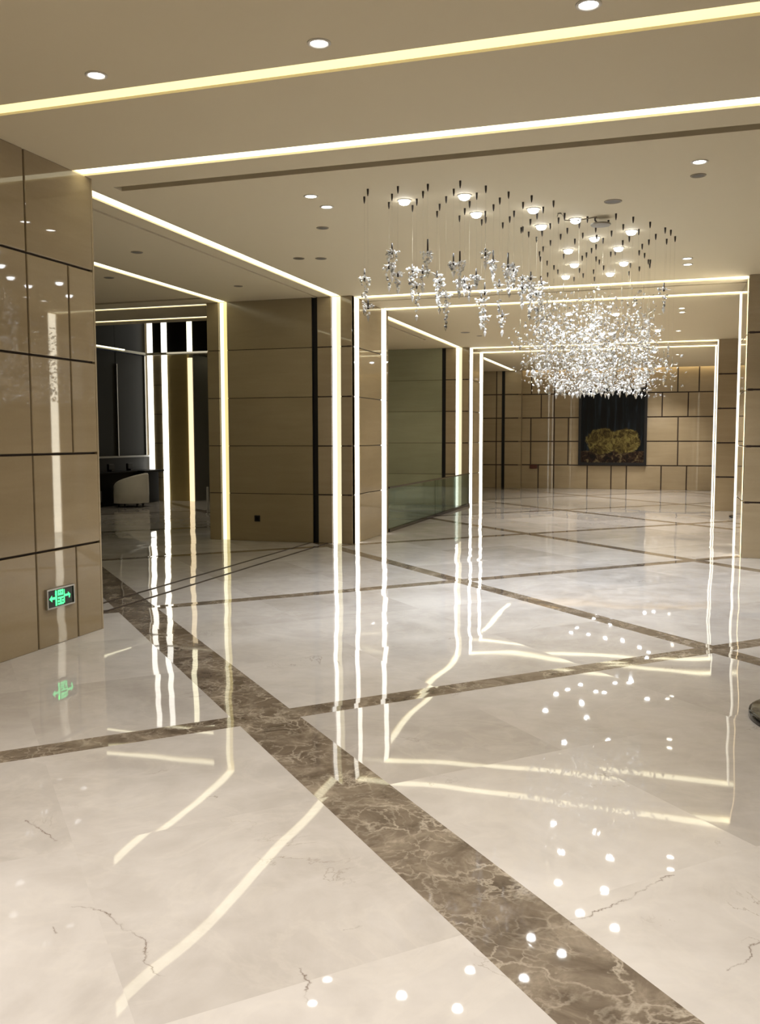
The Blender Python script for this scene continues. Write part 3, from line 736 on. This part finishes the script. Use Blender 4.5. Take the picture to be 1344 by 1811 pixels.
unlit(-3.75, 16.99, 'larger dark disc on the ceiling above the glass balustrade bay', 0.075)
unlit(-3.61, 17.64, 'smaller dark disc on the ceiling above the glass balustrade bay')
t = empty('hanging_disc', (-0.66, 8.59, ZC)); tag(t, 'grey round plate on a bent bracket below the ceiling among the studs', 'ceiling fitting')
bm = bmesh.new(); add_lathe(bm, [(0, -.07), (.085, -.07), (.092, -.062), (.085, -.052), (0, -.052)], n=36); obj('plate', bm, plain('grey plate', (0.33, 0.30, 0.24), 0.4), t)
bm = bmesh.new(); add_tube(bm, [(-.05, 0, 0), (-.05, 0, -.02), (-.02, 0, -.052)], .007, 8); obj('bracket', bm, STUDM, t)
t = empty('pipe', (-0.95, 8.3, ZC)); tag(t, 'thin bent rod hanging under the ceiling beside the round plate', 'pipe')
bm = bmesh.new()
add_tube(bm, [(-.06, 0, -.03), (-.055, 0, -.005), (-.03, 0, -.004), (-.005, .02, -.03), (0, .03, -.06)], .006, 8)
add_tube(bm, [(0, .03, -.06), (.10, .08, -.058), (.27, .12, -.03)], .005, 8); obj('rod', bm, plain('tan rod', (0.28, 0.24, 0.17), 0.4), t)

# ------------------------------------------------------------------ chandelier
ch = empty('chandelier', (-1.1, 9.2, ZC)); tag(ch, 'large chandelier of hanging crystal strands in a cloud below the ceiling', 'chandelier')
ROWS = [(-2.35, 7.04, 2.61, 2.56, 2.47, 4), (-2.45, 7.25, 2.89, 2.82, 2.54, 14), (-2.1, 7.04, 2.81, 2.8, 2.67, 5), (-2.21, 7.24, 3.08, 3.02, 2.8, 20), (-2.31, 7.48, 3.02, 2.95, 2.77, 8), (-1.95, 7.24, 2.89, 2.85, 2.7, 8), (-1.86, 7.05, 3.05, 2.95, 2.79, 10), (-2.06, 7.45, 2.79, 2.77, 2.51, 6), (-2.15, 7.64, 2.98, 2.94, 2.7, 20), (-1.81, 7.45, 2.71, 2.68, 2.42, 14), (-1.92, 7.67, 2.86, 2.84, 2.59, 14), (-2.0, 7.9, 2.96, 2.93, 2.71, 12), (-1.7, 7.25, 2.97, 2.9, 2.81, 12), (-1.6, 7.04, 2.94, 2.86, 2.7, 9), (-1.55, 7.42, 2.87, 2.81, 2.73, 12), (-1.66, 7.66, 2.8, 2.78, 2.68, 6), (-1.75, 7.88, 2.9, 2.87, 2.76, 12), (-1.85, 8.12, 2.93, 2.9, 2.78, 10), (-1.44, 7.24, 2.99, 2.96, 2.86, 5), (-1.6, 8.03, 2.86, 2.78, 2.56, 8), (-1.69, 8.32, 2.81, 2.76, 2.52, 9), (-1.64, 8.25, 2.62, 2.59, 2.45, 7), (-1.49, 7.83, 3.09, 3.0, 2.86, 12), (-1.4, 7.63, 2.81, 2.78, 2.56, 6), (-1.3, 7.47, 2.99, 2.9, 2.7, 12), (-1.53, 8.5, 2.68, 2.64, 2.47, 8), (-1.43, 8.29, 3.04, 3.0, 2.79, 14), (-1.36, 8.1, 3.02, 2.98, 2.83, 10), (-1.24, 7.83, 2.81, 2.78, 2.62, 9), (-1.14, 7.64, 2.86, 2.82, 2.63, 8), (-1.38, 8.72, 3.03, 3.01, 2.74, 16), (-1.27, 8.45, 2.91, 2.88, 2.6, 14), (-1.18, 8.24, 2.82, 2.79, 2.52, 14), (-1.23, 8.93, 3.03, 2.98, 2.53, 16), (-1.1, 8.04, 2.78, 2.73, 1.99, 22), (-0.99, 7.86, 2.67, 2.62, 1.98, 22), (-0.95, 8.32, 2.86, 2.8, 1.91, 34), (-1.02, 8.47, 2.67, 2.64, 1.89, 34), (-1.12, 8.67, 2.91, 2.87, 2.18, 22), (-1.23, 8.94, 2.94, 2.9, 2.28, 22), (-0.99, 8.91, 2.86, 2.81, 1.91, 34), (-0.86, 8.71, 2.87, 2.84, 1.91, 34), (-0.77, 8.51, 2.67, 2.65, 1.93, 34), (-1.08, 9.15, 2.68, 2.64, 1.96, 34), (-1.21, 9.4, 2.89, 2.86, 2.02, 22), (-1.32, 9.68, 2.94, 2.89, 2.16, 22), (-0.97, 9.41, 2.96, 2.91, 1.93, 34), (-0.87, 9.16, 2.63, 2.6, 1.92, 34), (-0.73, 8.93, 2.82, 2.79, 1.95, 34), (-0.79, 9.74, 3.06, 3.01, 1.98, 34), (-0.85, 9.92, 3.11, 3.08, 1.97, 34), (-0.92, 10.13, 3.02, 2.98, 1.97, 34), (-0.7, 9.46, 2.91, 2.86, 1.96, 34), (-0.6, 9.16, 2.96, 2.94, 1.91, 34), (-0.6, 8.71, 2.64, 2.62, 1.9, 34), (-0.52, 8.48, 2.6, 2.55, 1.91, 34), (-0.38, 8.65, 2.89, 2.86, 1.94, 34), (-0.48, 8.92, 2.59, 2.54, 1.94, 34), (-0.35, 9.17, 2.63, 2.59, 1.91, 34), (-0.45, 9.47, 2.89, 2.83, 1.95, 34), (-0.52, 9.63, 3.01, 2.95, 1.94, 34), (-0.24, 8.9, 2.64, 2.58, 2.09, 22), (-0.11, 9.18, 2.96, 2.91, 2.71, 8), (-0.2, 9.44, 2.7, 2.64, 2.06, 22), (-0.27, 9.68, 2.81, 2.78, 2.09, 22), (-0.34, 9.87, 3.01, 2.98, 1.99, 34), (-0.38, 10.19, 2.85, 2.82, 1.95, 34), (-0.33, 10.36, 3.14, 3.09, 1.96, 34), (-0.3, 10.74, 2.99, 2.94, 2.17, 22), (-0.28, 10.76, 2.89, 2.84, 2.12, 22), (-0.29, 10.98, 3.11, 3.09, 2.03, 22), (-0.67, 10.17, 2.94, 2.91, 1.96, 34), (-0.84, 10.39, 2.88, 2.82, 1.97, 34), (-0.82, 10.58, 2.88, 2.83, 2.04, 34), (-1.39, 9.92, 3.22, 3.18, 2.07, 22), (-1.42, 10.2, 3.17, 3.11, 2.02, 22), (-1.38, 10.46, 3.05, 3.0, 2.24, 22), (-1.58, 11.41, 3.28, 3.24, 2.3, 22), (-1.16, 10.13, 3.0, 2.95, 2.02, 34), (-1.08, 11.03, 2.85, 2.79, 2.0, 34), (-1.07, 11.39, 3.13, 3.09, 2.06, 34), (-0.93, 11.17, 3.19, 3.12, 2.02, 34), (-0.8, 10.95, 3.12, 3.05, 2.01, 34), (-1.2, 11.61, 3.07, 3.0, 2.05, 34), (-0.96, 11.68, 3.23, 3.18, 2.05, 34), (-0.54, 11.42, 3.11, 3.05, 2.02, 34), (-1.47, 11.2, 3.39, 3.33, 2.1, 22), (-1.33, 11.04, 3.05, 3.0, 2.07, 34), (-1.34, 10.75, 3.32, 3.27, 2.18, 22), (-0.41, 11.15, 2.92, 2.85, 2.02, 34)]
rnd = random.Random(4)
extra = [(-0.75, 9.3, 2.75, 2.5, 1.99, 34), (-0.62, 10.1, 2.8, 2.6, 2.0, 34), (-0.98, 10.3, 2.8, 2.62, 2.0, 34), (-0.5, 10.9, 2.8, 2.6, 2.02, 30),
         (-1.40, 8.75, 2.62, 2.55, 2.36, 12), (-1.36, 8.95, 2.5, 2.44, 2.14, 14), (-1.32, 9.2, 2.45, 2.38, 2.1, 14),
         (-0.06, 9.3, 2.42, 2.36, 2.16, 7), (-0.02, 9.6, 2.3, 2.24, 2.0, 5), (-0.10, 9.7, 2.4, 2.3, 2.06, 12)]
def gem(bm, p, r, h, ax, hf=0.62, n=5):
    """faceted drop around point p along axis ax"""
    ax = ax.normalized(); a = ax.orthogonal().normalized(); c = ax.cross(a)
    top = bm.verts.new(p + ax * h * (1 - hf)); bot = bm.verts.new(p - ax * h * hf)
    ph = rnd.random() * 6.28
    ring = [bm.verts.new(p + r * (math.cos(ph + 2*math.pi*k/n) * a + math.sin(ph + 2*math.pi*k/n) * c)) for k in range(n)]
    for k in range(n):
        bm.faces.new((top, ring[k], ring[(k+1) % n])); bm.faces.new((bot, ring[(k+1) % n], ring[k]))
def petal(bm, p, r, h, ax, up):
    """thin curved glass leaf"""
    ax = ax.normalized(); sd = ax.cross(up).normalized() * r; nm = sd.cross(ax).normalized() * r * 0.25
    v = [bm.verts.new(q) for q in (p, p + ax * h * .5 + sd - nm, p + ax * h, p + ax * h * .5 - sd - nm, p + ax * h * .5 + nm)]
    w = bm.verts.new(p + ax * h * .5 - nm * 1.4)
    for a, b in ((0, 1), (1, 2), (2, 3), (3, 0)):
        bm.faces.new((v[a], v[b], v[4])); bm.faces.new((v[b], v[a], w))
def rdir(zz): return Vector((rnd.uniform(-1, 1), rnd.uniform(-1, 1), rnd.uniform(-zz, zz)))
L0 = Vector((-1.1, 9.2, ZC))
for (x, y, zs, zt, zb, n) in ROWS + extra:
    big = zb < 2.42
    bm = bmesh.new()
    add_tube(bm, [(0, 0, -.05), (0, 0, zs - ZC)], .0004, 4)
    add_tube(bm, [(0, 0, zs - ZC), (0, 0, zt - ZC - (0 if big else .03))], .002 if big else .0065, 6, 0 if big else 1, .003 if big else .009)
    add_tube(bm, [(0, 0, zt - ZC), (0, 0, zb - ZC + .03)], .0012, 4)
    st = obj('crystal_strand', bm, [WIREM, STUDM], ch, loc=Vector((x, y, ZC)) - L0)
    bm = bmesh.new(); add_lathe(bm, [(0, 0), (.009, 0), (.009, -.010), (.0075, -.035), (.003, -.055), (0, -.058)], n=8); obj('ceiling_stud', bm, STUDM, st)
    bm = bmesh.new()
    if not big:
        # a sprig: packed pearls and leaves at the top, thinning into a short tail of drops
        L = zt - zb; z0 = zt - ZC
        for k in range(5):
            a = k * 1.25 + rnd.random() * .3
            petal(bm, Vector((0, 0, z0 - rnd.random() * .02)), .013, rnd.uniform(.05, .075), Vector((math.cos(a), math.sin(a), rnd.uniform(-.1, .35))), Vector((0, 0, 1)))
        for k in range(int(n * 3.2)):
            u = rnd.random() ** 1.5
            rad = .058 * max(.15, 1 - 1.1 * u) * rnd.random() ** .4; a = rnd.random() * 6.28
            gem(bm, Vector((rad * math.cos(a), rad * math.sin(a), z0 - L * u)), rnd.uniform(.009, .014), rnd.uniform(.022, .034), rdir(1) + Vector((0, 0, .6)), .5)
    else:
        m = int(n * 2.0)
        for k in range(m):
            u = ((k + rnd.random()) / m) ** 0.78
            z = zt - ZC - (zt - zb) * u
            a = rnd.random() * 6.28; rad = rnd.uniform(.01, .15)
            p = Vector((rad * math.cos(a), rad * math.sin(a), z))
            q = rnd.random()
            if q < .3: petal(bm, p, rnd.uniform(.008, .016), rnd.uniform(.03, .055), rdir(.6), Vector((0, 0, 1)))
            elif q < .5: gem(bm, p, rnd.uniform(.012, .020), rnd.uniform(.026, .042), rdir(1) + Vector((0, 0, 1)), .5, 6)
            else: gem(bm, p, rnd.uniform(.006, .012), rnd.uniform(.018, .04), rdir(.4) + Vector((0, 0, 1)), n=rnd.choice((4, 5)))
    gem(bm, Vector((0, 0, zb - ZC)), .015, .06, Vector((0, 0, 1)), .7, 6)
    obj('crystal_drops', bm, CRYSTAL if big else CRYSTAL2, st)['kind'] = 'stuff'
